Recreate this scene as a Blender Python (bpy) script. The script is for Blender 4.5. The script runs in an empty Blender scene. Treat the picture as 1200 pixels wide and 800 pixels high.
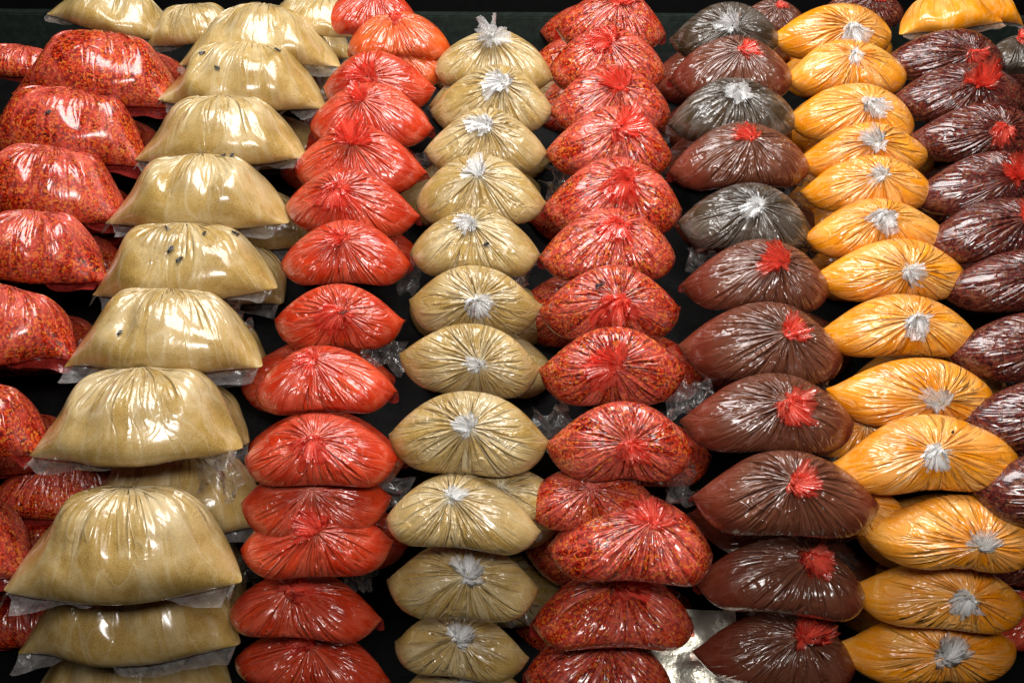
import bpy, math, random
import numpy as np
from mathutils import Vector, Matrix, Quaternion

# ------------------------------------------------------------------ camera
sc = bpy.context.scene
col = sc.collection
R = math.radians
PITCH, YAW, FPX = 33.0, 1.41, 1150.0
cam_data = bpy.data.cameras.new('camera')
cam = bpy.data.objects.new('camera', cam_data); col.objects.link(cam)
cam.location = (0, 0, 1.75)
cam.rotation_euler = (R(90 - PITCH), 0, R(YAW))
cam_data.sensor_width = 36.0
cam_data.lens = 36.0 * FPX / 1200.0
cam_data.clip_start = 0.01; cam_data.clip_end = 50
sc.camera = cam
# ------------------------------------------------------------------ world and lamps
world = bpy.data.worlds.new('World'); sc.world = world; world.use_nodes = True
bg = world.node_tree.nodes['Background']
bg.inputs[0].default_value = (0.90, 0.95, 1.0, 1); bg.inputs[1].default_value = 0.006
def area(name, loc, target, sx, sy, power, colour):
    l = bpy.data.lights.new(name, 'AREA'); l.shape = 'RECTANGLE'; l.size = sx; l.size_y = sy
    l.energy = power; l.color = colour
    o = bpy.data.objects.new(name, l); col.objects.link(o); o.location = loc
    o.rotation_euler = (Vector(target) - Vector(loc)).to_track_quat('-Z', 'Y').to_euler()
    return o
area('stall_lamp_back', (0.10, 1.75, 2.75), (0.0, 1.50, 0.9), 1.9, 0.85, 58, (1.0, 0.985, 0.96))
area('stall_lamp_middle', (-0.05, 1.25, 2.95), (0.0, 1.50, 0.9), 1.5, 0.14, 14, (0.98, 0.98, 1.0))
area('stall_lamp_front', (0.15, -0.20, 2.45), (0.0, 1.40, 0.8), 1.1, 0.30, 36, (1.0, 0.96, 0.92))
sc.view_settings.view_transform = 'Standard'; sc.view_settings.look = 'None'
sc.view_settings.gamma = 1.0; sc.view_settings.exposure = 0.0
sc.cycles.use_adaptive_sampling = True; sc.cycles.adaptive_threshold = 0.035
sc.cycles.transparent_max_bounces = 8; sc.cycles.max_bounces = 6

# ------------------------------------------------------------------ where things stand
bpy.context.view_layer.update()
CM = Matrix.Translation(cam.location) @ cam.rotation_euler.to_matrix().to_4x4()
CP = cam.location.copy(); CR = CM.to_3x3()
SLOPE = R(26.5)
UP = Vector((0, math.cos(SLOPE), math.sin(SLOPE))); NRM = Vector((0, -math.sin(SLOPE), math.cos(SLOPE)))
def ray(px, py): return CR @ Vector(((px - 600) / FPX, -(py - 400) / FPX, -1))
P0 = CP + ray(545, 515) * 1.554
def on_slope(px, py, off=0.0):
    d = ray(px, py); t = (P0 + NRM * off - CP).dot(NRM) / d.dot(NRM); return CP + d * t
Y_EDGE = on_slope(545, 575).y
def on_front(px, py, off=0.0):
    d = ray(px, py); t = (Y_EDGE + off - CP.y) / d.y; return CP + d * t
def project(p):
    q = CR.transposed() @ (p - CP); return 600 + FPX * q.x / -q.z, 400 - FPX * q.y / -q.z
def depth(p): return -(CR.transposed() @ (p - CP)).z
rnd = random.Random(7); nrng = np.random.default_rng(11)

# ------------------------------------------------------------------ film sacks: a small cloth solver shapes the filled, tied bags
def simulate(B, M, N, W, H, vol, rc=None, gdir=None, iters=260, seed=0, p_h=5.0, floor=None, slab=None, bk=.05, kc0=.35, slack0=.45):
    rng=np.random.default_rng(seed); f4=np.float32
    dx=2*W/N; dy=H/(M-1)
    th=2*np.pi*np.arange(N)/N; s=np.arange(M)/(M-1)
    tri=np.abs(((th/np.pi+0)%2)-1)*2-1          # 1 .. -1 .. 1
    c=np.cos(th); sn=np.sin(th)
    X=np.zeros((B,M,N,3),f4)
    k=np.minimum(1,s*5)[:,None]
    if rc is None: k=np.minimum(k,np.minimum(1,(1-s)*5)[:,None])
    a=W/2*(1-.30*k)
    X[...,0]=a*(tri[None]*(1-k)+c[None]*k)
    X[...,1]=.30*W*k*sn[None]*.75
    X[...,2]=(s*H*.8)[:,None]
    X+=rng.normal(0,.0012,X.shape).astype(f4)
    # low frequency wobble seeds the folds
    for b in range(B):
        for q in range(10):
            m=rng.integers(5,26); ph=rng.uniform(0,6.28); am=.0012*rng.uniform(.3,1)
            w=am*np.sin(m*th[None]+ph+rng.uniform(-2,2)*s[:,None])*s[:,None]
            X[b,...,0]+=w*c; X[b,...,1]+=w*sn
    hx=(1+.10*np.sin(3*th+rng.uniform(0,6))+rng.normal(0,.05,N)).astype(f4)[None,None,:,None]*dx
    P=X.copy(); g=np.array(gdir,f4)
    if g.ndim==1: g=np.repeat(g[None],B,0)
    g/=np.linalg.norm(g,axis=1,keepdims=True)
    p0=np.full(B,2e-4,f4)
    vol=np.broadcast_to(np.array(vol,f4),(B,))
    def proj(i0,i1,L,kc,ks):
        d=i1-i0; l=np.sqrt((d*d).sum(-1,keepdims=True))+1e-9
        e=(l-L)/l; e=np.where(e>0,e*ks,e*kc)*.5
        return d*e
    mir=(-np.arange(N))%N
    def hor(o,kc,ks):
        A=X[:,:,o::2]; Bv=np.roll(X,-1,2)[:,:,o::2]
        q=proj(A,Bv,hx[:,:,o::2],kc,ks); X[:,:,o::2]+=q
        idx=(np.arange(o,N,2)+1)%N; X[:,:,idx]-=q
    def ver(o,kc,ks):
        n=(M-o)//2; A=X[:,o:o+2*n:2]; Bv=X[:,o+1:o+1+2*n:2]
        q=proj(A,Bv,dy,kc,ks); A+=q; Bv-=q
    dl=float(np.hypot(dx,dy))
    def diag(sh,k_):
        A=X[:,:-1]; Bv=np.roll(X[:,1:],-sh,2)
        q=proj(A,Bv,dl,k_*.4,k_); X[:,:-1]+=q*.5; X[:,1:]-=np.roll(q,sh,2)*.5
    def bend(k_):
        q=proj(X,np.roll(X,-2,2),2*dx,k_,0); X[:]+=q*.5; X[:]-=np.roll(q,2,2)*.5
        q=proj(X[:,:-2],X[:,2:],2*dy,k_,0); X[:,:-2]+=q*.5; X[:,2:]-=q*.5
    sm=(s[:-1]+s[1:])*.5; q_=np.clip((sm-slack0)/(1-slack0),0,1); slackf=(1-.92*q_*q_*(3-2*q_)).astype(f4) if rc is not None else np.ones(M-1,f4)
    planes=[(0,0,1,0)] if floor is None else floor
    for it in range(iters):
        t=it/iters
        damp=.90 if t<.8 else .75
        vel=(X-P)*damp; P=X.copy()
        # area normals per quad
        Xr=np.roll(X,-1,2); e1=Xr[:,1:]-X[:,:-1]; e2=X[:,1:]-Xr[:,:-1]
        n=np.cross(e1,e2)*.5                       # outward?
        cen=(X[:,:-1]+X[:,1:]+Xr[:,:-1]+Xr[:,1:])*.25
        V=(cen*n).sum((1,2,3))/3
        if it==0: sgn=np.where(V<0,-1,1).astype(f4)
        n*=sgn[:,None,None,None]; V=V*sgn
        dep=(cen*g[:,None,None]).sum(-1); dep-=dep.min((1,2),keepdims=True)
        p0+= (np.clip((vol-V)/vol,-.3,.3)*6e-5).astype(f4); p0=np.clip(p0,-6e-4,3e-3)
        pr=np.maximum(p0[:,None,None]+p_h*1e-3*dep,0)
        pr=pr*slackf[None,:,None]
        fn=n/(dx*dy)*pr[...,None]*.25
        F=np.zeros_like(X); F[:,:-1]+=fn; F[:,1:]+=fn; F[:,:-1]+=np.roll(fn,1,2); F[:,1:]+=np.roll(fn,1,2)
        ln=np.sqrt((F*F).sum(-1,keepdims=True))+1e-12; F*=np.minimum(1,.0012/ln)
        X+=vel+F
        for sub in range(3):
            ks=1.0; kc=kc0
            hor(0,kc,ks);hor(1,kc,ks);ver(0,.6,ks);ver(1,.6,ks)
            diag(1,.5);diag(-1,.5);bend(bk)
            # seams
            r=X[:,0]; X[:,0]=.5*(r+r[:,mir])
            if rc is None:
                r=X[:,-1]; X[:,-1]=.5*(r+r[:,mir])
            else:
                R=max(rc,(W/np.pi)*(1-t*2.2)) ; T=X[:,-1]
                for row,mul in ((-1,1.0),(-2,1.25),(-3,1.7)):
                    T=X[:,row]; ce=X[:,-1].mean(1,keepdims=True); d=T-ce; d[...,2]*=.15 if row==-1 else 1
                    l=np.sqrt((d[...,:2]**2).sum(-1,keepdims=True))+1e-9
                    sc=np.minimum(1,R*mul/l); d[...,:2]*=sc; X[:,row]=ce+d
            for (nx,ny,nz,off) in planes:       # n.x >= off
                d=X[...,1]*ny+X[...,2]*nz-off; d=np.minimum(d,0)
                X[...,1]-=d*ny; X[...,2]-=d*nz
        # keep centred
        m=X[:,0].mean(1) if rc is not None else X.mean((1,2))
        sh=np.zeros((B,1,1,3),f4); sh[:,0,0,0]=m[:,0]; 
        if rc is not None: sh[:,0,0,1]=m[:,1]
        else: sh[:,0,0,2]=m[:,2]
        X-=sh; P-=sh
    for q in range(1):
        Xs=(np.roll(X,1,2)+np.roll(X,-1,2))*.5; X=X*.7+Xs*.3
        X[:,1:-1]=X[:,1:-1]*.75+.125*(X[:,:-2]+X[:,2:])
    return X,V

# ------------------------------------------------------------------ materials
def new_mat(name):
    m = bpy.data.materials.new(name); m.use_nodes = True
    nt = m.node_tree
    for n in list(nt.nodes):
        if n.type != 'OUTPUT_MATERIAL': nt.nodes.remove(n)
    return m, nt, nt.nodes['Material Output']
def nd(nt, typ, **kw):
    n = nt.nodes.new(typ)
    for k, v in kw.items():
        if k.startswith('i_'): n.inputs[k[2:].replace('_', ' ')].default_value = v
        else: setattr(n, k, v)
    return n
def ramp(nt, fac, stops, interp='LINEAR'):
    r = nt.nodes.new('ShaderNodeValToRGB'); e = r.color_ramp.elements; r.color_ramp.interpolation = interp
    while len(e) < len(stops): e.new(0.5)
    for el, (p, c) in zip(e, stops): el.position = p; el.color = (*c, 1) if len(c) == 3 else c
    nt.links.new(fac, r.inputs[0]); return r
def mth(nt, op, a, b=None, c=None):
    n = nt.nodes.new('ShaderNodeMath'); n.operation = op
    for k, v in enumerate((a, b, c)):
        if v is None: continue
        if isinstance(v, (int, float)): n.inputs[k].default_value = v
        else: nt.links.new(v, n.inputs[k])
    return n.outputs[0]
def mixc(nt, fac, a, b, typ='MIX'):
    n = nt.nodes.new('ShaderNodeMix'); n.data_type = 'RGBA'; n.blend_type = typ
    for k, v in ((0, fac), (6, a), (7, b)):
        if isinstance(v, (int, float)): n.inputs[k].default_value = v
        elif isinstance(v, tuple): n.inputs[k].default_value = (*v, 1)
        else: nt.links.new(v, n.inputs[k])
    return n.outputs[2]

def bag_material(name, c_dark, c_mid, c_light, milk, milk_amt, flakes=None, grain=520, wedge=.2, face=None, patch=.04):
    m, nt, out = new_mat(name); L = nt.links.new
    tc = nd(nt, 'ShaderNodeTexCoord'); oi = nd(nt, 'ShaderNodeObjectInfo')
    off = nd(nt, 'ShaderNodeVectorMath', operation='SCALE'); off.inputs[0].default_value = (7.3, 3.1, 9.7); L(oi.outputs['Random'], off.inputs['Scale'])
    pos = nd(nt, 'ShaderNodeVectorMath', operation='ADD'); L(tc.outputs['Object'], pos.inputs[0]); L(off.outputs[0], pos.inputs[1])
    at = nd(nt, 'ShaderNodeAttribute', attribute_name='wrap')
    wr = nd(nt, 'ShaderNodeVectorMath', operation='ADD'); L(at.outputs['Vector'], wr.inputs[0]); L(off.outputs[0], wr.inputs[1])
    lift = nd(nt, 'ShaderNodeAttribute', attribute_name='lift').outputs['Fac']
    crk = nd(nt, 'ShaderNodeAttribute', attribute_name='crinkle').outputs['Fac']
    # contents
    big = nd(nt, 'ShaderNodeTexNoise', i_Scale=14, i_Detail=3, i_Roughness=.62); L(pos.outputs[0], big.inputs['Vector'])
    if flakes is None:
        fine = nd(nt, 'ShaderNodeTexNoise', i_Scale=grain, i_Detail=1, i_Roughness=.7); L(pos.outputs[0], fine.inputs['Vector'])
        v = mth(nt, 'ADD', mth(nt, 'MULTIPLY', big.outputs[0], .55), mth(nt, 'MULTIPLY', fine.outputs[0], .45))
        base = ramp(nt, v, [(.36, c_dark), (.5, c_mid), (.66, c_light)]).outputs[0]
    else:
        wob = nd(nt, 'ShaderNodeTexNoise', i_Scale=120, i_Detail=1); L(pos.outputs[0], wob.inputs['Vector'])
        wv = nd(nt, 'ShaderNodeVectorMath', operation='MULTIPLY_ADD'); L(wob.outputs['Color'], wv.inputs[0]); wv.inputs[1].default_value = (.010, .010, .010); L(pos.outputs[0], wv.inputs[2])
        vo = nd(nt, 'ShaderNodeTexVoronoi', i_Scale=flakes, i_Randomness=1.0); L(wv.outputs[0], vo.inputs['Vector'])
        sp = nd(nt, 'ShaderNodeSeparateColor'); L(vo.outputs['Color'], sp.inputs[0])
        rel = sp.outputs[1]
        v = mth(nt, 'ADD', sp.outputs[0], mth(nt, 'MULTIPLY', mth(nt, 'SUBTRACT', big.outputs[0], .5), .5))
        lo = tuple(x * .45 for x in c_dark); hi = (min(1, c_light[0] * 1.05), c_light[1] * 3.2, c_light[2] * 2.4)
        base = ramp(nt, v, [(.06, lo), (.20, c_dark), (.50, c_mid), (.74, c_light), (.94, hi)]).outputs[0]
    # film: broad folds, drawn-in creases running to the knot, faint milkiness where it lies double
    sx = nd(nt, 'ShaderNodeSeparateXYZ'); L(at.outputs['Vector'], sx.inputs[0])
    ms = nd(nt, 'ShaderNodeMapRange', interpolation_type='SMOOTHSTEP'); ms.inputs[1].default_value = .50; ms.inputs[2].default_value = 1.0; L(sx.outputs[2], ms.inputs[0])
    mask = ms.outputs[0]
    st = nd(nt, 'ShaderNodeMapping'); st.inputs['Scale'].default_value = (1, 1, .30); L(wr.outputs[0], st.inputs[0])
    streak = nd(nt, 'ShaderNodeTexNoise', i_Scale=4.0, i_Detail=2, i_Roughness=.5, i_Distortion=.9); L(st.outputs[0], streak.inputs['Vector'])
    def band(x, k, p): return mth(nt, 'POWER', mth(nt, 'MAXIMUM', mth(nt, 'SUBTRACT', 1.0, mth(nt, 'MULTIPLY', mth(nt, 'ABSOLUTE', mth(nt, 'SUBTRACT', x, .5)), k)), 0.0), p)
    ridge = band(streak.outputs[0], 12.0, 1.5)
    s2 = nd(nt, 'ShaderNodeMapping'); s2.inputs['Scale'].default_value = (1, 1, .16); L(wr.outputs[0], s2.inputs[0])
    n2 = nd(nt, 'ShaderNodeTexNoise', i_Scale=3.3, i_Detail=1, i_Roughness=.5, i_Distortion=.5); L(s2.outputs[0], n2.inputs['Vector'])
    cr = nd(nt, 'ShaderNodeTexNoise', i_Scale=20, i_Detail=1, i_Roughness=.55, i_Distortion=1.4); L(pos.outputs[0], cr.inputs['Vector'])
    some = mth(nt, 'MINIMUM', mth(nt, 'MAXIMUM', mth(nt, 'MULTIPLY', mth(nt, 'SUBTRACT', big.outputs[0], .40), 5.0), 0.12), 1.0)
    gro = mth(nt, 'MULTIPLY', mth(nt, 'MULTIPLY', band(n2.outputs[0], 13.0, 1.3), mask), some)
    crr = mth(nt, 'MULTIPLY', band(cr.outputs[0], 13.0, 1.5), mth(nt, 'MAXIMUM', mth(nt, 'MULTIPLY', mth(nt, 'SUBTRACT', big.outputs[0], .45), 4.0), 0.0))
    wd = mth(nt, 'MULTIPLY', mth(nt, 'MULTIPLY', mth(nt, 'MINIMUM', mth(nt, 'MAXIMUM', mth(nt, 'MULTIPLY', mth(nt, 'SUBTRACT', n2.outputs[0], .42), 4.5), 0.0), 1.0), mask), wedge)
    mf = mth(nt, 'MULTIPLY', mth(nt, 'ADD', mth(nt, 'MULTIPLY', ridge, .5), mth(nt, 'MULTIPLY', crr, .3)), milk_amt)
    # film lying free of the powder looks paler than where it clings, with a ragged border
    pt = mth(nt, 'MINIMUM', mth(nt, 'MAXIMUM', mth(nt, 'MULTIPLY', mth(nt, 'SUBTRACT', mth(nt, 'ADD', big.outputs[0], mth(nt, 'MULTIPLY', streak.outputs[0], .35)), .665), 11.0), 0.0), 1.0)
    mf = mth(nt, 'ADD', mf, mth(nt, 'MULTIPLY', pt, patch))
    mf = mth(nt, 'ADD', mf, wd)
    mf = mth(nt, 'MINIMUM', mth(nt, 'ADD', mf, mth(nt, 'MULTIPLY', lift, mth(nt, 'ADD', .25, mth(nt, 'MULTIPLY', streak.outputs[0], .9)))), .85)
    if face: base = mixc(nt, mth(nt, 'MULTIPLY', mask, .75), base, face)
    colr = mixc(nt, mf, base, milk)
    p = nd(nt, 'ShaderNodeBsdfPrincipled'); L(colr, p.inputs['Base Color'])
    p.inputs['Roughness'].default_value = .42; p.inputs['Specular IOR Level'].default_value = .1
    p.inputs['Coat Weight'].default_value = 1.0; p.inputs['Coat IOR'].default_value = 1.65
    rr = mth(nt, 'ADD', .10, mth(nt, 'MULTIPLY', big.outputs[0], .18)); L(rr, p.inputs['Coat Roughness'])
    h = mth(nt, 'ADD', mth(nt, 'MULTIPLY', ridge, .9), mth(nt, 'MULTIPLY', crr, .9)); h = mth(nt, 'ADD', h, mth(nt, 'MULTIPLY', streak.outputs[0], 2.4))
    h = mth(nt, 'MULTIPLY', h, mth(nt, 'MULTIPLY_ADD', mask, .7, .3))
    h = mth(nt, 'MULTIPLY', mth(nt, 'SUBTRACT', h, mth(nt, 'MULTIPLY', gro, 3.8)), crk)
    b1 = nd(nt, 'ShaderNodeBump', i_Strength=.7, i_Distance=.0027); L(h, b1.inputs['Height'])
    L(b1.outputs[0], p.inputs['Coat Normal'])
    if flakes is None: L(b1.outputs[0], p.inputs['Normal'])
    else:
        b2 = nd(nt, 'ShaderNodeBump', i_Strength=.6, i_Distance=.0018); L(rel, b2.inputs['Height']); L(b1.outputs[0], b2.inputs['Normal']); L(b2.outputs[0], p.inputs['Normal'])
    L(p.outputs[0], out.inputs[0])
    return m
MAT = {
 'tan':    bag_material('ground_ginger_in_clear_film', (.24, .142, .034), (.385, .245, .070), (.50, .335, .115), (.78, .72, .54), .26, patch=.06),
 'red':    bag_material('paprika_in_red_film', (.30, .013, .003), (.48, .028, .005), (.60, .056, .009), (.90, .28, .18), .25, wedge=.14),
 'flake':  bag_material('chilli_flakes_in_red_film', (.16, .005, .002), (.38, .012, .003), (.52, .048, .007), (.84, .17, .13), .50, flakes=290, wedge=.34, patch=.05),
 'maroon': bag_material('dark_sumac_in_film', (.085, .011, .005), (.130, .020, .009), (.17, .032, .013), (.42, .20, .13), .14, wedge=.06, face=(.105, .036, .017)),
 'pepper': bag_material('black_pepper_in_clear_film', (.024, .013, .006), (.050, .029, .013), (.085, .052, .024), (.50, .50, .50), .20, wedge=.05),
 'orange': bag_material('turmeric_in_clear_film', (.60, .165, .002), (.78, .255, .003), (.86, .35, .012), (.95, .72, .36), .28),
 'sumac':  bag_material('coarse_sumac_in_film', (.040, .004, .004), (.085, .009, .007), (.15, .020, .011), (.42, .15, .12), .12, flakes=300, wedge=.06),
 'brick':  bag_material('orange_red_powder_in_film', (.42, .035, .005), (.58, .065, .006), (.70, .12, .008), (.88, .35, .18), .2),
}
def film_material(name, tint, trans, diffuse, opacity):
    m, nt, out = new_mat(name); L = nt.links.new
    tc = nd(nt, 'ShaderNodeTexCoord')
    nz = nd(nt, 'ShaderNodeTexNoise', i_Scale=90, i_Detail=2, i_Distortion=.6); L(tc.outputs['Object'], nz.inputs['Vector'])
    bp = nd(nt, 'ShaderNodeBump', i_Strength=.35, i_Distance=.003); L(nz.outputs[0], bp.inputs['Height'])
    t = nd(nt, 'ShaderNodeBsdfTransparent'); t.inputs[0].default_value = (*trans, 1)
    d = nd(nt, 'ShaderNodeBsdfDiffuse'); d.inputs[0].default_value = (*diffuse, 1)
    tl = nd(nt, 'ShaderNodeBsdfTranslucent'); tl.inputs[0].default_value = (*diffuse, 1)
    g = nd(nt, 'ShaderNodeBsdfGlossy', i_Roughness=.16); g.inputs[0].default_value = (*tint, 1)
    for s in (d, tl, g): L(bp.outputs[0], s.inputs['Normal'])
    a = nd(nt, 'ShaderNodeMixShader'); a.inputs[0].default_value = .30; L(d.outputs[0], a.inputs[1]); L(tl.outputs[0], a.inputs[2])
    b = nd(nt, 'ShaderNodeMixShader'); fd = nd(nt, 'ShaderNodeAttribute', attribute_name='fade').outputs['Fac']; L(mth(nt, 'MULTIPLY', mth(nt, 'MULTIPLY_ADD', nz.outputs[0], .5, opacity - .25), mth(nt, 'SUBTRACT', 1.0, mth(nt, 'MULTIPLY', mth(nt, 'POWER', fd, 2.5), .7))), b.inputs[0]); L(t.outputs[0], b.inputs[1]); L(a.outputs[0], b.inputs[2])
    fr = nd(nt, 'ShaderNodeFresnel', i_IOR=1.45); L(bp.outputs[0], fr.inputs['Normal'])
    c = nd(nt, 'ShaderNodeMixShader'); L(mth(nt, 'MINIMUM', mth(nt, 'MULTIPLY', fr.outputs[0], .7), .4), c.inputs[0]); L(b.outputs[0], c.inputs[1]); L(g.outputs[0], c.inputs[2])
    L(c.outputs[0], out.inputs[0]); return m
FILM_W = film_material('clear_film_bunched', (1, 1, 1), (.95, .95, .95), (.98, .98, .97), .82)
FILM_R = film_material('red_film_bunched', (1, .85, .82), (1.0, .42, .34), (1.0, .16, .10), .66)
FLAP_W = film_material('clear_film_flap', (1, 1, 1), (.96, .96, .96), (.62, .60, .58), .22)
SCRAP = film_material('clear_film_scrap', (1, 1, 1), (.93, .93, .93), (.5, .48, .46), .16)
FLAP_R = film_material('red_film_flap', (1, .9, .9), (.92, .25, .2), (.55, .05, .04), .38)

# ------------------------------------------------------------------ meshes
def mesh_np(name, V, F, mat, attrs=None, smooth=True):
    me = bpy.data.meshes.new(name); V = np.ascontiguousarray(V, np.float32).reshape(-1, 3); F = np.ascontiguousarray(F, np.int32)
    me.vertices.add(len(V)); me.vertices.foreach_set('co', V.ravel())
    n, k = F.shape
    me.loops.add(n * k); me.loops.foreach_set('vertex_index', F.ravel())
    me.polygons.add(n); me.polygons.foreach_set('loop_start', np.arange(0, n * k, k, dtype=np.int32))
    me.update(calc_edges=True)
    if smooth: me.polygons.foreach_set('use_smooth', np.ones(n, bool))
    for an, (ty, data) in (attrs or {}).items():
        a = me.attributes.new(an, ty, 'POINT'); a.data.foreach_set('vector' if ty == 'FLOAT_VECTOR' else 'value', np.ascontiguousarray(data, np.float32).ravel())
    if mat: me.materials.append(mat)
    me.update(); return me
def grid_faces(M, N, wrap):
    i = np.arange(M - 1)[:, None] * N; j = np.arange(N if wrap else N - 1)[None]; j2 = (j + 1) % N
    return np.stack([i + j, i + j2, i + N + j2, i + N + j], -1).reshape(-1, 4)
def obj(name, me, parent=None):
    o = bpy.data.objects.new(name, me); col.objects.link(o)
    if parent: o.parent = parent
    return o
def empty(name, M4):
    o = bpy.data.objects.new(name, None); o.empty_display_size = .05; col.objects.link(o); o.matrix_world = M4; return o
def tag(o, label=None, cat=None, group=None, kind=None):
    for k, v in (('label', label), ('category', cat), ('group', group), ('kind', kind)):
        if v: o[k] = v
    return o

MT, NT = 56, 204
TIED, _ = simulate(7, MT, NT, .29, .195, np.linspace(.0029, .0038, 7), rc=.0045, gdir=(0, -.6, -.8), iters=210, bk=.030, kc0=.55, seed=3,
                   floor=[(0, 0, 1, 0), (0, .98, .20, -.060), (0, -.98, .20, -.100)])
LOAF = []
for k, (ang, v, rc, h) in enumerate(((42, .0054, .012, .265), (47, .0050, .016, .26), (38, .0057, .014, .265))):
    a = R(ang)
    LOAF.append(simulate(1, 58, NT, .36, h, [v], rc=rc, gdir=(0, math.sin(a), -math.cos(a)), iters=180, bk=.015, kc0=.6, slack0=.6, seed=20 + k, floor=[(0, -math.sin(a), math.cos(a), -.004)])[0][0])
LEAN = (42, 47, 38)

def warp(X, amp, rng):
    """slow irregular bulges so that no two bags are alike"""
    Y = X.copy()
    for q in range(9):
        k = rng.normal(0, 1, 3) * rng.uniform(8, 34); ph = rng.uniform(0, 6.28); d = rng.normal(0, 1, 3)
        Y += (amp * rng.uniform(.3, 1) * 12 / (10 + np.linalg.norm(k)) * np.sin(X @ k + ph))[..., None] * d
    return Y
def pouch_mesh(X, mat, clean=.0, ws=1.0):
    M, N, _ = X.shape; th = 2 * np.pi * np.arange(N) / N; s = np.arange(M) / (M - 1)
    w = np.zeros((M, N, 3)); w[..., 0] = np.cos(th) * ws; w[..., 1] = np.sin(th) * ws; w[..., 2] = s[:, None] * 1.6
    lift = np.clip((s - .86) / .14, 0, 1)[:, None] ** 1.3 * np.ones((1, N)) * (1 - clean)
    return mesh_np('pouch', X, grid_faces(M, N, True), mat, {'wrap': ('FLOAT_VECTOR', w), 'lift': ('FLOAT', lift), 'crinkle': ('FLOAT', np.full((M, N), .45 if clean > .5 else 1.0))})
def flap_mesh(X, mat, ln, droop, rng):
    """loose film below the welded bottom seam"""
    N = X.shape[1]; h = N // 2 + 1; row = X[0, :h]; inn = X[3, :h] * .5 + X[3, (-np.arange(h)) % N] * .5
    d = row - inn; d[:, 0] *= .15; d /= np.linalg.norm(d, axis=1, keepdims=True) + 1e-9
    d = d * .4 + np.array([0, 0, -.6]); K = 5; V = np.zeros((K, h, 3)); u = np.linspace(0, 1, h)
    ph = rng.uniform(0, 6.28, 4); wav = .3 * np.sin(u * 19 + ph[0]) + .25 * np.sin(u * 41 + ph[1]) + .2 * np.sin(u * 7 + ph[2])
    for k in range(K):
        t = k / (K - 1)
        V[k] = row + d * ln * t * (1 + .12 * np.sin(u * 9 + ph[3]))[:, None]
        V[k, :, 1] += wav * ln * .45 * t + droop[1] * t * t * ln; V[k, :, 2] += droop[2] * t * t * ln
    return mesh_np('seam_flap', V, grid_faces(K, h, False), mat)
def tuft_mesh(mat, size, rng, flop, stand=1.0):
    """film gathered above the knot: three ruffled frills with torn, frayed edges, pressed down on one side"""
    Vs, Fs, n0 = [], [], 0
    for lay, (spread, tall) in enumerate(((1.05, .10), (.70, .26))):
        K, N = 9, 120; th = np.linspace(0, 2 * np.pi, N, endpoint=False)
        f = lambda ms, a: sum(np.sin(q * th + rng.uniform(0, 6.28)) * a for q in ms)
        edge = np.clip(.85 + .16 * f((1, 2, 3), 1) + .10 * f((5, 7, 11), 1) + rng.normal(0, .11, N), .35, 1.6)
        hi = f((9, 14, 19, 26), .5); lowf = f((2, 3, 4), .4)
        V = np.zeros((K, N, 3))
        for k in range(K):
            t = k / (K - 1); r = size * (.08 + spread * t * edge * .8)
            z = size * (tall * stand * t ** .7 * (1 + .35 * lowf) + .07 * hi * t + .05)
            tw = th + .12 * t * hi + .4 * t
            V[k, :, 0] = np.cos(tw) * r + flop[0] * size * t * t; V[k, :, 1] = np.sin(tw) * r * .9 + flop[1] * size * t * t
            V[k, :, 2] = z
        Vs.append(V.reshape(-1, 3)); Fs.append(grid_faces(K, N, True) + n0); n0 += K * N
    return mesh_np('tuft', np.concatenate(Vs), np.concatenate(Fs), mat, {'fade': ('FLOAT', np.tile(np.repeat(np.linspace(0, 1, K), N), len(Vs)))})
def knot_mesh(mat, r):
    A, Bn = 18, 8; a = np.linspace(0, 2 * np.pi, A, endpoint=False); b = np.linspace(0, 2 * np.pi, Bn, endpoint=False)
    rr = r * (1 + .18 * np.sin(3 * a))[None]; V = np.zeros((Bn + 1, A, 3))
    for k in range(Bn + 1):
        q = b[k % Bn]; V[k, :, 0] = np.cos(a) * (rr[0] + .45 * r * np.cos(q)); V[k, :, 1] = np.sin(a) * (rr[0] + .45 * r * np.cos(q)); V[k, :, 2] = .45 * r * np.sin(q) + .15 * r * np.sin(2 * a + q)
    return mesh_np('knot', V, grid_faces(Bn + 1, A, True), mat)
FACE = Vector((0, 0, .050))          # middle of a tied bag as seen from its tie
ORD = ['topmost', 'second', 'third', 'fourth', 'fifth', 'sixth', 'seventh', 'eighth', 'ninth', 'tenth', 'eleventh', 'twelfth', 'thirteenth', 'fourteenth', 'fifteenth']

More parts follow.
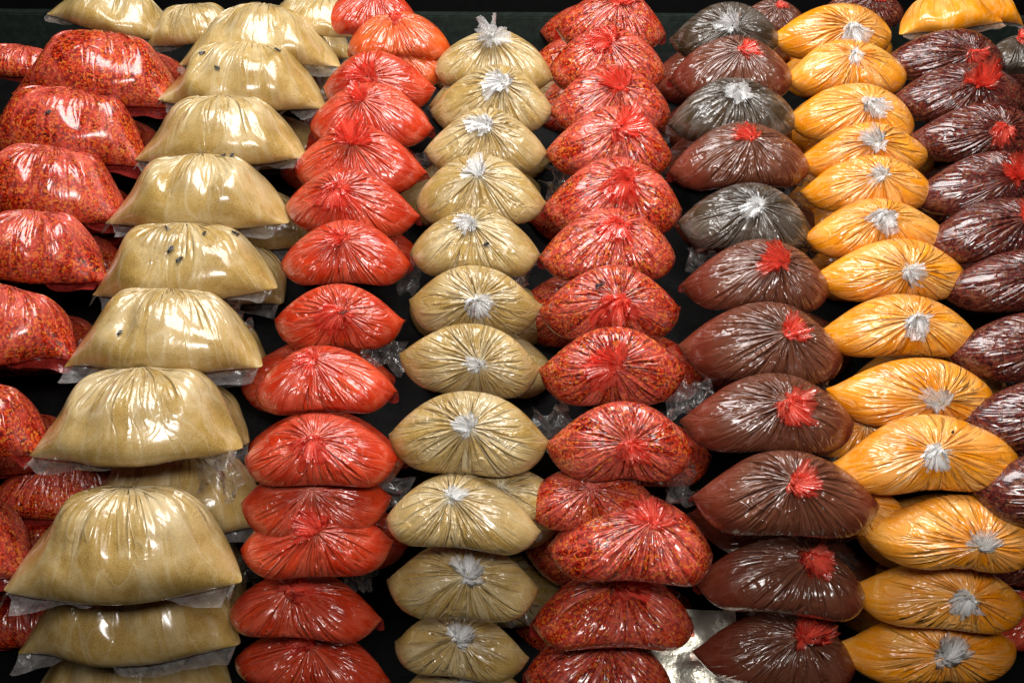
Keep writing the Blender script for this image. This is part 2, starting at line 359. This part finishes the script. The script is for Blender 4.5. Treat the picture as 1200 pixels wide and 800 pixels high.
def tied_bag(px, py, wpx, tie, kind, white, label, group, where='slope', off=0.0, roll=0.0, tsize=1.0, tilt0=55, stand=None, hr=.5):
    P = on_slope(px, py, off) if where == 'slope' else on_front(px, py, off)
    rng = np.random.default_rng(int(px * 31 + py * 17)); v = int(rng.integers(0, len(TIED)))
    X = TIED[v].astype(np.float64).copy()
    if rng.random() < .5: X[..., 0] *= -1
    X[..., 1] = X[..., 1] * 1.10 - .013 * (X[..., 0] / .14) ** 2
    X = warp(X, .0034, rng)
    sub = X[::3, ::4].reshape(-1, 3); tl = X[-1].mean(0)
    # lean the bag until its tie shows where it does, slide the neck for the rest
    vz = -np.array((P - CP).normalized()); vx = np.cross(np.array([0., 0, 1]), vz); vx /= np.linalg.norm(vx); vy = np.cross(vz, vx)
    best = None
    yaw = R(rng.uniform(-6, 6)) + R(roll); lean = R(rng.uniform(-3, 3))
    for tilt in np.arange(8, 82, 2.0):
        Rm = Matrix.Rotation(yaw, 3, 'Z') @ Matrix.Rotation(R(tilt), 3, 'X') @ Matrix.Rotation(lean, 3, 'Z'); A = np.array(Rm)
        Q = sub @ A.T; a, b_ = Q @ vx, Q @ vy; w_ = a.max() - a.min(); cx, cy = (a.max() + a.min()) / 2, (b_.max() + b_.min()) / 2
        T = A @ tl; ex = (T @ vx - cx) / w_ - (tie[0] - px) / wpx; ey = (T @ vy - cy) / w_ + (tie[1] - py) / wpx
        e = abs(ey) + abs(tilt - tilt0) * .0010
        if best is None or e < best[0]: best = (e, tilt, Rm, ex, ey, w_, cx, cy, b_.max() - b_.min())
    _, tilt, Rm, ex, ey, w_, cx, cy, h_ = best; X[..., 1] *= max(.72, min(1.25, hr * w_ / h_))
    kx = max(-.06, min(.06, -ex * w_)); ky = max(-.025, min(.025, -ey * w_))
    f = (np.arange(X.shape[0]) / (X.shape[0] - 1))[:, None] ** 1.5
    X[..., 0] += kx * f; X[..., 1] += ky * f
    S = 1.035 * wpx * depth(P) / FPX / w_
    X *= S
    mid = Vector(tuple(vx * cx + vy * cy)) * S + (Rm @ Vector((0, 0, .045 * S))).dot(Vector(tuple(vz))) * Vector(tuple(vz))
    M4 = Matrix.Translation(P - mid) @ Rm.to_4x4()
    root = tag(empty('spice_bag', M4), label, 'spice bag', group)
    obj('pouch', pouch_mesh(X, MAT[kind]), root)
    red = not white
    obj('seam_flap', flap_mesh(X, FLAP_R if red else FLAP_W, .026 * S, (0, -.5, 0), rng), root)
    T = Vector(X[-1].mean(0))
    a = rng.uniform(0, 6.28)
    tu = obj('tuft', tuft_mesh(FILM_R if red else FILM_W, .040 * S * tsize * rng.uniform(.75, 1.25), rng, (.45 * math.cos(a), .45 * math.sin(a)), stand or float(rng.choice([.7, 1.0, 1.2, 3.0]))), root); tu.location = T
    kn = obj('knot', knot_mesh(FILM_R if red else FILM_W, .0062 * S), root); kn.location = T + Vector((0, 0, .0005))
    return root, X
def loaf_bag(px, py, wpx, kind, label, group, where='slope', off=0.0, yaw=0.0, tip=0.0, flap=.042, tall=.15):
    P = on_slope(px, py, off) if where == 'slope' else on_front(px, py, off)
    rng = np.random.default_rng(int(px * 37 + py * 13 + 5)); v = int(rng.integers(0, 3)); X = LOAF[v].astype(np.float64).copy()
    if rng.random() < .5: X[..., 0] *= -1
    S = wpx * depth(P) / FPX / (X[..., 0].max() - X[..., 0].min())
    up = np.array([0, -math.sin(R(LEAN[v])), math.cos(R(LEAN[v]))]); X = X + (X @ up)[..., None] * up * tall
    # straight flanks running down to thin empty corners, a flat slumped top
    U = X @ up; u0 = U.min(); hw = np.abs(X[..., 0]).max(); xa = np.clip(np.abs(X[..., 0]) / hw, 0, .985)
    e1 = rng.uniform(.42, .56); trap = -np.log(np.exp(-9.0) + np.exp(-9.0 * (1 - xa) / e1)) / 9.0; rat = np.clip(trap / np.sqrt(1 - xa ** 2), .1, 1.15)
    U2 = (U - u0) * rat; hm = U2.max(); U2 = np.where(U2 > .72 * hm, .72 * hm + .28 * hm * np.tanh((U2 - .72 * hm) / (.28 * hm)) * .9, U2)
    X = X + (U2 + u0 - U)[..., None] * up
    X = warp(X, .0075, rng)
    # hollows pressed into the top by handling
    fwd = np.array([0, -math.cos(R(LEAN[v])), -math.sin(R(LEAN[v]))])
    for q in range(rng.integers(2, 5)):
        U = X @ up; ok = np.argwhere((U > u0 + .62 * (U.max() - u0)) & (np.abs(X[..., 0]) < hw * .5) & ((X @ fwd) > -.02)); c = X[tuple(ok[rng.integers(0, len(ok))])]
        sx = rng.uniform(.018, .05); d = X - c; w = np.exp(-(d[..., 0] / sx) ** 2 - ((d[..., 1] ** 2 + d[..., 2] ** 2) / rng.uniform(.03, .06) ** 2))
        X = X - w[..., None] * (up * .8 - fwd * .1) * rng.uniform(.010, .024)
    X *= S
    Rm = Matrix.Rotation(R(yaw), 3, 'Z') @ Matrix.Rotation(R(tip), 3, 'Y') @ Matrix.Rotation(-R(LEAN[v]) + R(rng.uniform(-3, 3)), 3, 'X')
    vz = -np.array((P - CP).normalized()); vx = np.cross(np.array([0., 0, 1]), vz); vx /= np.linalg.norm(vx); vy = np.cross(vz, vx)
    Q = X[::3, ::4].reshape(-1, 3) @ np.array(Rm).T; a, b_, c_ = Q @ vx, Q @ vy, Q @ vz
    cen = Rm.inverted() @ Vector(tuple(vx * (a.max() + a.min()) / 2 + vy * (b_.max() + b_.min()) / 2 + vz * c_.mean()))
    root = tag(empty('spice_bag', Matrix.Translation(P - Rm @ cen) @ Rm.to_4x4()), label, 'spice bag', group)
    obj('pouch', pouch_mesh(X, MAT[kind], .8, .7), root)
    obj('seam_flap', flap_mesh(X, FLAP_R if kind == 'flake' else FLAP_W, flap * S, (0, -.55, .10), rng), root)
    return root, X

# ------------------------------------------------------------------ the setting
def ridged_sheet(name, pts, xs, mat, amp, rng, kind='structure', label=None):
    """a crumpled sheet swept along x over the profile pts (y, z)"""
    prof = []
    for (a, b) in zip(pts[:-1], pts[1:]):
        n = max(2, int(math.dist(a, b) / .012)); prof += [(a[0] + (b[0] - a[0]) * t / n, a[1] + (b[1] - a[1]) * t / n) for t in range(n)]
    prof.append(pts[-1]); prof = np.array(prof); nx = int((xs[1] - xs[0]) / .016); x = np.linspace(*xs, nx)
    V = np.zeros((len(prof), nx, 3)); V[..., 0] = x[None]; V[..., 1] = prof[:, :1]; V[..., 2] = prof[:, 1:]
    D = np.zeros(V.shape[:2])
    for q in range(26):
        k = rng.normal(0, 1, 3) * rng.uniform(8, 60); D += np.abs(np.sin(V @ k + rng.uniform(0, 6.28))) * amp * 10 / (10 + np.linalg.norm(k))
    V[..., 2] += D - D.mean(); V[..., 1] -= (D - D.mean()) * .6
    o = obj(name, mesh_np(name, V, grid_faces(len(prof), nx, False), mat))
    if kind: o['kind'] = kind
    return o
def plain_material(name, c, rough, metal=0.0, bump=0.0, scale=40, vary=.3, coat=0.0, spec=.5):
    m, nt, out = new_mat(name); L = nt.links.new; tc = nd(nt, 'ShaderNodeTexCoord')
    mp = nd(nt, 'ShaderNodeMapping'); mp.inputs['Scale'].default_value = (1, 1, 1); L(tc.outputs['Object'], mp.inputs[0])
    nz = nd(nt, 'ShaderNodeTexNoise', i_Scale=scale, i_Detail=6, i_Roughness=.6); L(mp.outputs[0], nz.inputs['Vector'])
    p = nd(nt, 'ShaderNodeBsdfPrincipled', i_Roughness=rough, i_Metallic=metal); p.inputs['Specular IOR Level'].default_value = spec
    L(ramp(nt, nz.outputs[0], [(.3, tuple(x * (1 - vary) for x in c)), (.7, tuple(x * (1 + vary) for x in c))]).outputs[0], p.inputs['Base Color'])
    p.inputs['Coat Weight'].default_value = coat
    if bump:
        b = nd(nt, 'ShaderNodeBump', i_Strength=.7, i_Distance=bump); L(nz.outputs[0], b.inputs['Height']); L(b.outputs[0], p.inputs['Normal'])
    L(p.outputs[0], out.inputs[0]); return m
PLASTIC = plain_material('black_plastic_sheet', (.004, .004, .004), .55, spec=.08, bump=.004, scale=30)
FOIL = plain_material('dull_silver_foil', (.62, .60, .50), .28, metal=.8, bump=.004, scale=24, vary=.25)
BOARD = plain_material('dark_green_painted_wood', (.010, .015, .012), .6, spec=.2, bump=.0015, scale=60, vary=.5)
WALL = plain_material('black_wall', (.002, .002, .002), .7, spec=.1, bump=.001)
e0 = on_slope(600, 575, -.25); top = on_slope(600, 60, -.25)
yb = Y_EDGE + .28; zb = P0.z - .80
ridged_sheet('sloping_shelf', [(yb, zb), (yb, e0.z + (yb - e0.y) * math.tan(SLOPE)), (top.y, top.z)], (-1.7, 1.7), PLASTIC, .006, np.random.default_rng(1))
zl = on_front(800, 845).z
ridged_sheet('stall_ledge', [(Y_EDGE - .30, zl), (yb - .004, zl)], (-1.5, 1.5), PLASTIC, .006, np.random.default_rng(2))
fo = ridged_sheet('foil_sheet', [(Y_EDGE - .20, zl + .02), (Y_EDGE + .02, zl + .02), (Y_EDGE + .16, zl + .12)], (on_front(775, 770).x, on_front(885, 770).x), FOIL, .011, np.random.default_rng(4), kind=None)
tag(fo, 'crumpled silver foil sheet showing between the flake and dark brown columns', 'foil')
def box(name, lo, hi, mat, parent=None, bev=.004):
    import bmesh
    bm = bmesh.new(); bmesh.ops.create_cube(bm, size=1.0)
    for v in bm.verts: v.co = Vector(((lo[i] + hi[i]) / 2 + v.co[i] * (hi[i] - lo[i]) for i in range(3)))
    bmesh.ops.bevel(bm, geom=bm.edges[:], offset=bev, segments=2, affect='EDGES')
    me = bpy.data.meshes.new(name); bm.to_mesh(me); bm.free(); me.materials.append(mat); return obj(name, me, parent)
bt = on_slope(600, 19, 0.0)
d = ray(600, 19); t = (top.y + .06 - CP.y) / d.y; bz = CP.z + d.z * t
b = box('back_board', (-1.9, top.y + .06, bz - .16), (1.9, top.y + .10, bz), BOARD)
tag(b, 'dark green painted board running behind the tops of the bag columns', 'board')
sh = box('back_shelf', (-1.9, top.y + .101, bz - .16), (1.9, top.y + .60, bz - .145), WALL); sh['kind'] = 'structure'
w = box('back_wall', (-2.2, top.y + .62, 0), (2.2, top.y + .68, 3.2), WALL); w['kind'] = 'structure'
gr = box('ground', (-3, -2, -.10), (3, top.y + .6, 0), WALL); gr['kind'] = 'structure'

# ------------------------------------------------------------------ the bags, column by column: (x, y, width, (tie x, y)) in photograph pixels, on the slope or the upright front
COLS = {
 'red': ('red', [(445,95,128,(432,90)),(434,136,140,(425,118)),(420,187,150,(415,166)),(413,239,152,(400,222)),(405,298,148,(403,281)),(397,372,146,(400,365)),(380,447,158,(370,422)),
         (376,530,172,(370,513)),(370,634,172,(372,620)),(357,714,168,(347,690)),(364,778,168,(368,752))], 'red paprika powder bag with red knot, {} from the top of the paprika column'),
 'tan': ('tan', [(578,72,135,(577,48)),(575,116,142,(588,100)),(570,166,142,(570,148)),(562,222,150,(560,206)),(557,284,150,(553,263)),(556,350,152,(560,352)),(551,420,163,(562,427)),
         (548,508,184,(550,500)),(543,602,178,(530,582)),(542,680,174,(548,672)),(540,756,152,(538,745)),(540,812,160,(540,806))], 'tan powder bag with white knotted top, {} from the top of its column'),
 'flake': ('flake', [(717,22,126,(725,4)),(712,70,136,(712,52)),(715,116,140,(725,102)),(715,166,146,(727,150)),(717,230,160,(733,212)),(713,287,156,(725,266)),(715,356,162,(725,352)),
         (718,430,168,(718,428)),(727,517,170,(738,520)),(738,632,190,(760,612)),(720,714,184,(727,688)),(702,778,168,(710,758))], 'chilli flake bag with red knot, {} from top of the knotted flake column'),
 'dark': ('maroon', [(850,36,124,(857,30)),(857,80,140,(868,60)),(860,130,142,(862,106)),(868,185,155,(877,162)),(873,254,152,(886,240)),(885,324,166,(910,305)),(893,402,184,(920,386)),
         (900,487,190,(920,468)),(922,582,205,(927,560)),(915,678,186,(943,650)),(908,762,178,(935,740))], '{0}, {1} from top of the dark column'),
 'orange': ('orange', [(975,36,132,(995,28)),(992,80,134,(998,62)),(998,132,140,(1017,117)),(1012,178,140,(1022,162)),(1016,216,140,(1030,200)),(1027,269,150,(1030,247)),(1044,317,158,(1063,308)),
         (1053,384,165,(1068,366)),(1067,457,172,(1100,460)),(1085,535,194,(1092,517)),(1113,622,190,(1148,625)),(1096,698,182,(1130,686)),(1086,760,178,(1105,752))], 'orange turmeric bag with white knot, {} from the top of the orange column'),
 'sumac': ('sumac', [(1108,64,130,(1138,56)),(1125,109,146,(1143,92)),(1148,156,150,(1172,143)),(1156,216,154,(1185,198)),(1172,273,160,(1195,248)),(1196,332,165,(1222,310)),(1207,408,172,(1235,388)),
         (1226,488,180,(1255,470)),(1250,572,190,(1280,560))], 'dark red sumac bag with red knot, {} from the top of the sumac column'),
}
PEPPER = {0, 2, 4}
for key, (kind, items, lab) in COLS.items():
    pepper_seen = 0
    for k, (px, py, wp, tie) in enumerate(items):
        kd, white = kind, kind in ('tan', 'orange')
        if key == 'dark':
            if k in PEPPER: kd, white = 'pepper', True
            label = lab.format('grey pepper bag with white knot' if k in PEPPER else 'brown bag with red knot', ORD[k])
        else: label = lab.format(ORD[k])
        front = py > 592
        tied_bag(px, py, wp, tie, kd, white, label, 'tied bags of the %s column' % key, 'front' if front else 'slope', hr={'red': .53, 'tan': .53, 'flake': .55, 'dark': .52, 'orange': .48, 'sumac': .47}[key], roll=(px - 650) * .005, tilt0=50 if front else 55, tsize={'red': 1.15, 'flake': 1.35, 'dark': 1.0, 'sumac': 1.1}.get(key, 1.0) * (1.35 if key == 'tan' and k == 0 else 1), stand=6.0 if key == 'tan' and k == 0 else None)
LO = {
 'tan': ([(300,44,186,0,0),(280,92,198,0,2),(254,154,200,0,0),(226,228,214,0,0),(210,307,210,0,-1),(186,392,228,0,1),(152,492,245,0,-1),(135,647,264,-.05,2),(146,722,252,-.01,1),(152,790,236,.05,1)], 'large tan powder bag lying on its seam, {} from the top of its column'),
 'flake': ([(108,86,192,0,2),(72,154,184,0,5),(52,220,178,0,3),(30,296,172,0,2),(-6,388,178,0,4),(-44,500,182,0,4),(-70,640,200,0,4)], 'large red chilli flake bag lying on its seam, {} from top of its column'),
}
for kind, (items, lab) in LO.items():
    for k, (px, py, wp, off, tip) in enumerate(items):
        front = py > 600
        loaf_bag(px, py, wp, kind, lab.format(ORD[k]), 'large %s bags lying flat' % ('tan' if kind == 'tan' else 'red flake'), 'front' if front else 'slope', off=off, tip=tip + (4 if kind == 'flake' else 0), yaw=-(px - 600) * .008, tall=.48 if kind == 'flake' else (.15, .15, .15, .2, .2, .2, .2, .4, .3, .3)[k])
# bags standing behind the top of the display
back = [('tied', 432,14,110,(440,-8),'red','dim red powder bag behind the two orange-red bags',.0),
        ('tied', 468,44,118,(462,22),'brick','upper orange-red powder bag at the top of the paprika column',.0),
        ('tied', 470,74,104,(466,60),'brick','lower orange-red powder bag at the top of the paprika column',-.03),
        ('tied', 1012,8,90,(1020,-4),'sumac','dark red bag behind the topmost orange bag',-.05),
        ('tied', 905,20,80,(910,8),'maroon','dark brown bag behind the topmost pepper bag',-.06),
        ('tied', 1202,68,88,(1192,42),'pepper','grey brown bag with red knot beside the top of the sumac column',-.02)]
for (_, px, py, wp, tie, kd, label, off) in back:
    tied_bag(px, py, wp, tie, kd, False, label, None, off=off)
for (px, py, wp, kd, label, tip) in ((128,18,140,'tan','large tan bag furthest back above the red flake bags',14),(225,28,120,'tan','tan bag wedged between two larger tan bags at the back',-6),(365,20,120,'tan','tan bag behind the topmost large tan bag',6),
        (1116,18,118,'orange','orange turmeric bag lying behind the topmost sumac bag',-8),(18,74,96,'flake','red flake bag beside the topmost large flake bag, cut by the frame',5),(1160,8,90,'orange','small orange bag leaning on the orange bag at the back',12)):
    loaf_bag(px, py, wp, kd, label, None, off=-.02, tip=tip)

# ------------------------------------------------------------------ second layer: bags tucked under and behind the front ones
proto = {}
def tucked(px, py, wpx, kind, shape, label, where, off, tilt, yaw):
    P = on_slope(px, py, off) if where == 'slope' else on_front(px, py, -off)
    key = (kind, shape, rnd.randrange(2))
    X0 = TIED[key[2] + 2] if shape == 'tied' else LOAF[key[2]]
    if key not in proto:
        me = pouch_mesh(warp(X0.astype(np.float64), .004, nrng), MAT[kind]); fl = flap_mesh(X0.astype(np.float64), FLAP_R if kind in ('red', 'flake') else FLAP_W, .03, (0, -.4, -.2), nrng)
        proto[key] = (me, fl)
    S = wpx * depth(P) / FPX / .30 if shape == 'tied' else wpx * depth(P) / FPX / .37
    lean = R(tilt) if shape == 'tied' else -R(LEAN[key[2]])
    M4 = Matrix.Translation(P) @ Matrix.Rotation(R(yaw), 4, 'Z') @ Matrix.Rotation(lean, 4, 'X') @ Matrix.Translation(Vector((0, 0, -.05 * S))) @ Matrix.Scale(S, 4)
    root = tag(empty('spice_bag', M4), label, 'spice bag', 'bags tucked behind the front layer')
    obj('pouch', proto[key][0], root); obj('seam_flap', proto[key][1], root)
names = {'red': 'paprika', 'tan': 'knotted tan', 'flake': 'tied chilli flake', 'dark': 'dark brown', 'orange': 'orange turmeric', 'sumac': 'sumac'}
for key, (kind, items, lab) in COLS.items():
    for k, (px, py, wp, tie) in enumerate(items):
        front = py > 592
        if not front and rnd.random() < .2: continue
        tucked(px + rnd.uniform(-20, 28), py + rnd.uniform(-2, 22), wp * rnd.uniform(.88, 1.0), kind, 'tied', 'shadowed bag tucked behind the %s bag of the %s column' % (ORD[k], names[key]), 'front' if front else 'slope', -.22, 50 + rnd.uniform(-8, 8), rnd.uniform(-14, 14))
for kind, (items, lab) in LO.items():
    for k, (px, py, wp, off, tip) in enumerate(items):
        front = py > 600
        tucked(px + rnd.uniform(24, 52), py + rnd.uniform(0, 30), wp * .86, kind, 'loaf', 'shadowed bag tucked behind the %s of the large %s bags' % (ORD[k], 'tan' if kind == 'tan' else 'red flake'), 'front' if front else 'slope', -.20, 0, rnd.uniform(-14, 10))
for (px, py, wp, kind, lab) in ((368,592,150,'red','dark red bag showing between the eighth and ninth paprika bags'),(585,585,120,'tan','tan bag showing beside the ninth knotted tan bag'),(690,588,130,'flake','flake bag showing between the ninth and tenth knotted flake bags'),
        (1010,512,120,'orange','dim orange bag wedged between the dark and orange columns'),(1000,600,110,'orange','dim orange bag beside the widest dark brown bag')):
    tucked(px, py, wp, kind, 'tied', lab, 'slope', -.07, 50, rnd.uniform(-10, 10))
for (px, py, wp, kd, shp, lab) in ((70,575,150,'flake','loaf','shadowed red flake bag beside the large shadowed tan bag'),(25,625,170,'flake','loaf','dark red flake bag below the sixth large flake bag'),(10,715,180,'flake','loaf','dark red flake bag beside the eighth large tan bag'),(10,800,190,'flake','loaf','lowest dark red flake bag beside the tan column'),
        (1225,650,150,'sumac','tied','dim sumac bag beside the eleventh orange bag'),(1222,722,150,'red','tied','dim red bag beside the twelfth orange bag'),(1215,795,150,'sumac','tied','dim sumac bag beside the thirteenth orange bag')):
    tucked(px, py, wp, kd, shp, lab, 'front', -.17, 50, rnd.uniform(-10, 10))
loaf_bag(196, 580, 222, 'tan', 'large shadowed tan bag between the seventh and eighth large tan bags', None, where='slope', off=-.19, tip=1)

# ------------------------------------------------------------------ loose crumpled film in the gaps between the columns
def scrap_mesh(rng, red):
    K = 14; u, v = np.meshgrid(np.linspace(-1, 1, K), np.linspace(-1, 1, K)); V = np.stack([u * .034, v * .045, u * 0], -1)
    for q in range(12):
        k = rng.normal(0, 1, 2) * rng.uniform(1.5, 6); V[..., 2] += np.abs(np.sin(u * k[0] + v * k[1] + rng.uniform(0, 6.28))) * rng.uniform(.004, .012); V[..., 0] += np.sin(v * k[1] * 1.3 + k[0]) * .004
    return mesh_np('film_scrap', V, grid_faces(K, K, False), SCRAP, smooth=False)
SCR = [scrap_mesh(np.random.default_rng(70 + k), False) for k in range(5)]
GAPS = (('paprika', 'knotted tan', 'tan', (495, 505, 480, 462, 455, 450)), ('knotted tan', 'knotted flake', 'flake', (648, 645, 640, 632, 640, 632)), ('knotted flake', 'dark', 'dark', (790, 795, 800, 805, 815, 812)), ('dark', 'orange', 'orange', (925, 940, 955, 985, 1000, 1005)), ('orange', 'sumac', 'sumac', (1075, 1090, 1120, 1150, 1165, 1190)), ('large tan', 'paprika', 'red', (355, 335, 310, 290, 280, 275)))
for gi, (a, b_, ck, xs) in enumerate(GAPS):
    for k, py in enumerate((110, 215, 320, 430, 540, 690)):
        if ck == 'sumac' and py > 600: continue
        px = xs[k] + rnd.uniform(-6, 6); P = on_slope(px, py + rnd.uniform(-25, 25), -.13) if py < 600 else on_front(px, py, .12)
        o = obj('film_scrap', SCR[rnd.randrange(5)])
        o.matrix_world = Matrix.Translation(P) @ Quaternion((rnd.uniform(-1, 1), rnd.uniform(-1, 1), rnd.uniform(-1, 1), rnd.uniform(-1, 1))).normalized().to_matrix().to_4x4()
        tag(o, 'crumpled film beside the %s %s bag, towards the %s bags' % (ORD[min(range(len(COLS[ck][1])), key=lambda q: abs(COLS[ck][1][q][1] - py))], b_, a), 'plastic film', 'loose film between the %s and %s columns' % (a, b_))

# ------------------------------------------------------------------ flies resting on the film
FLY = plain_material('fly_black', (.012, .012, .013), .35, vary=.2)
WING = film_material('fly_wing', (1, 1, 1), (.8, .8, .8), (.25, .25, .25), .35)
def ellipsoid_grid(c, r, K=7, N=10):
    a = np.linspace(0, np.pi, K)[:, None]; t = np.linspace(0, 2 * np.pi, N, endpoint=False)[None]
    return np.stack([c[0] + r[0] * np.sin(a) * np.cos(t), c[1] + r[1] * np.cos(a) + 0 * t, c[2] + r[2] * np.sin(a) * np.sin(t)], -1)
def fly_parts():
    Vs, Fs, n0 = [], [], 0
    for c, r in (((0, -.0020, .0022), (.0017, .0030, .0015)), ((0, .0016, .0025), (.0016, .0019, .0016)), ((0, .0040, .0024), (.0014, .0010, .0012))):
        V = ellipsoid_grid(c, r); Vs.append(V.reshape(-1, 3)); Fs.append(grid_faces(7, 10, True) + n0); n0 += 70
    body = mesh_np('body', np.concatenate(Vs), np.concatenate(Fs), FLY)
    wings, legs = [], []
    for s in (-1, 1):
        u = np.linspace(0, 1, 6); V = np.zeros((2, 6, 3))
        for e in (0, 1): V[e, :, 0] = s * (.0010 + .0020 * u + (e - .5) * .0024 * np.sin(np.pi * (.12 + .80 * u))); V[e, :, 1] = .0015 - .0066 * u; V[e, :, 2] = .0040 - .0008 * u
        wings.append(mesh_np('wing', V, grid_faces(2, 6, False), WING))
        for y in (.0026, .0012, -.0002):
            p = [np.array([s * .0010, y, .0018]), np.array([s * .0032, y * 1.8 - .0005, .0026]), np.array([s * .0042, y * 2.6 - .0010, .0001])]; ring = np.array([[1, 0], [-.5, .87], [-.5, -.87]]) * .00018
            V = np.array([[q + np.array([0, r_[0], r_[1]]) for r_ in ring] for q in p]); legs.append(mesh_np('leg', V, grid_faces(3, 3, True), FLY))
    return body, wings, legs
FB, FWS, FLS = fly_parts()
bpy.context.view_layer.update(); dg = bpy.context.evaluated_depsgraph_get()
flies = [(237,63,'second large tan bag'),(325,60,'second large tan bag'),(255,80,'second large tan bag'),(306,130,'third large tan bag'),(262,184,'fourth large tan bag'),(272,183,'fourth large tan bag'),(195,269,'fifth large tan bag'),(240,275,'fifth large tan bag'),
         (200,293,'fifth large tan bag'),(211,305,'fifth large tan bag'),(275,275,'fifth large tan bag'),(140,391,'sixth large tan bag'),(104,52,'topmost large red flake bag'),(86,60,'topmost large red flake bag'),(90,81,'topmost large red flake bag'),(57,132,'second large red flake bag'),(23,184,'third large red flake bag'),
         (571,286,'fifth knotted tan bag'),(583,320,'sixth knotted tan bag'),(601,200,'fourth knotted tan bag'),(703,334,'seventh tied chilli flake bag'),(1107,456,'ninth orange bag'),(1118,509,'tenth orange bag'),(373,488,'eighth paprika bag'),(403,368,'sixth paprika bag')]
hits = []
for (px, py, on) in flies:
    ok, p, n, *_ = sc.ray_cast(dg, CP, ray(px, py).normalized())
    if ok: hits.append((p.copy(), n.copy(), on))
for (p, n, on) in hits:
    q = n.to_track_quat('Z', 'Y') @ Quaternion((0, 0, 1), rnd.uniform(0, 6.28)); s = rnd.uniform(1.2, 1.6)
    root = tag(empty('fly', Matrix.Translation(p) @ q.to_matrix().to_4x4() @ Matrix.Scale(s, 4)), 'small black fly resting on the ' + on, 'fly', 'flies on the ' + on)
    obj('body', FB, root)
    for me in FWS: obj('wing', me, root)
    for me in FLS: obj('leg', me, root)
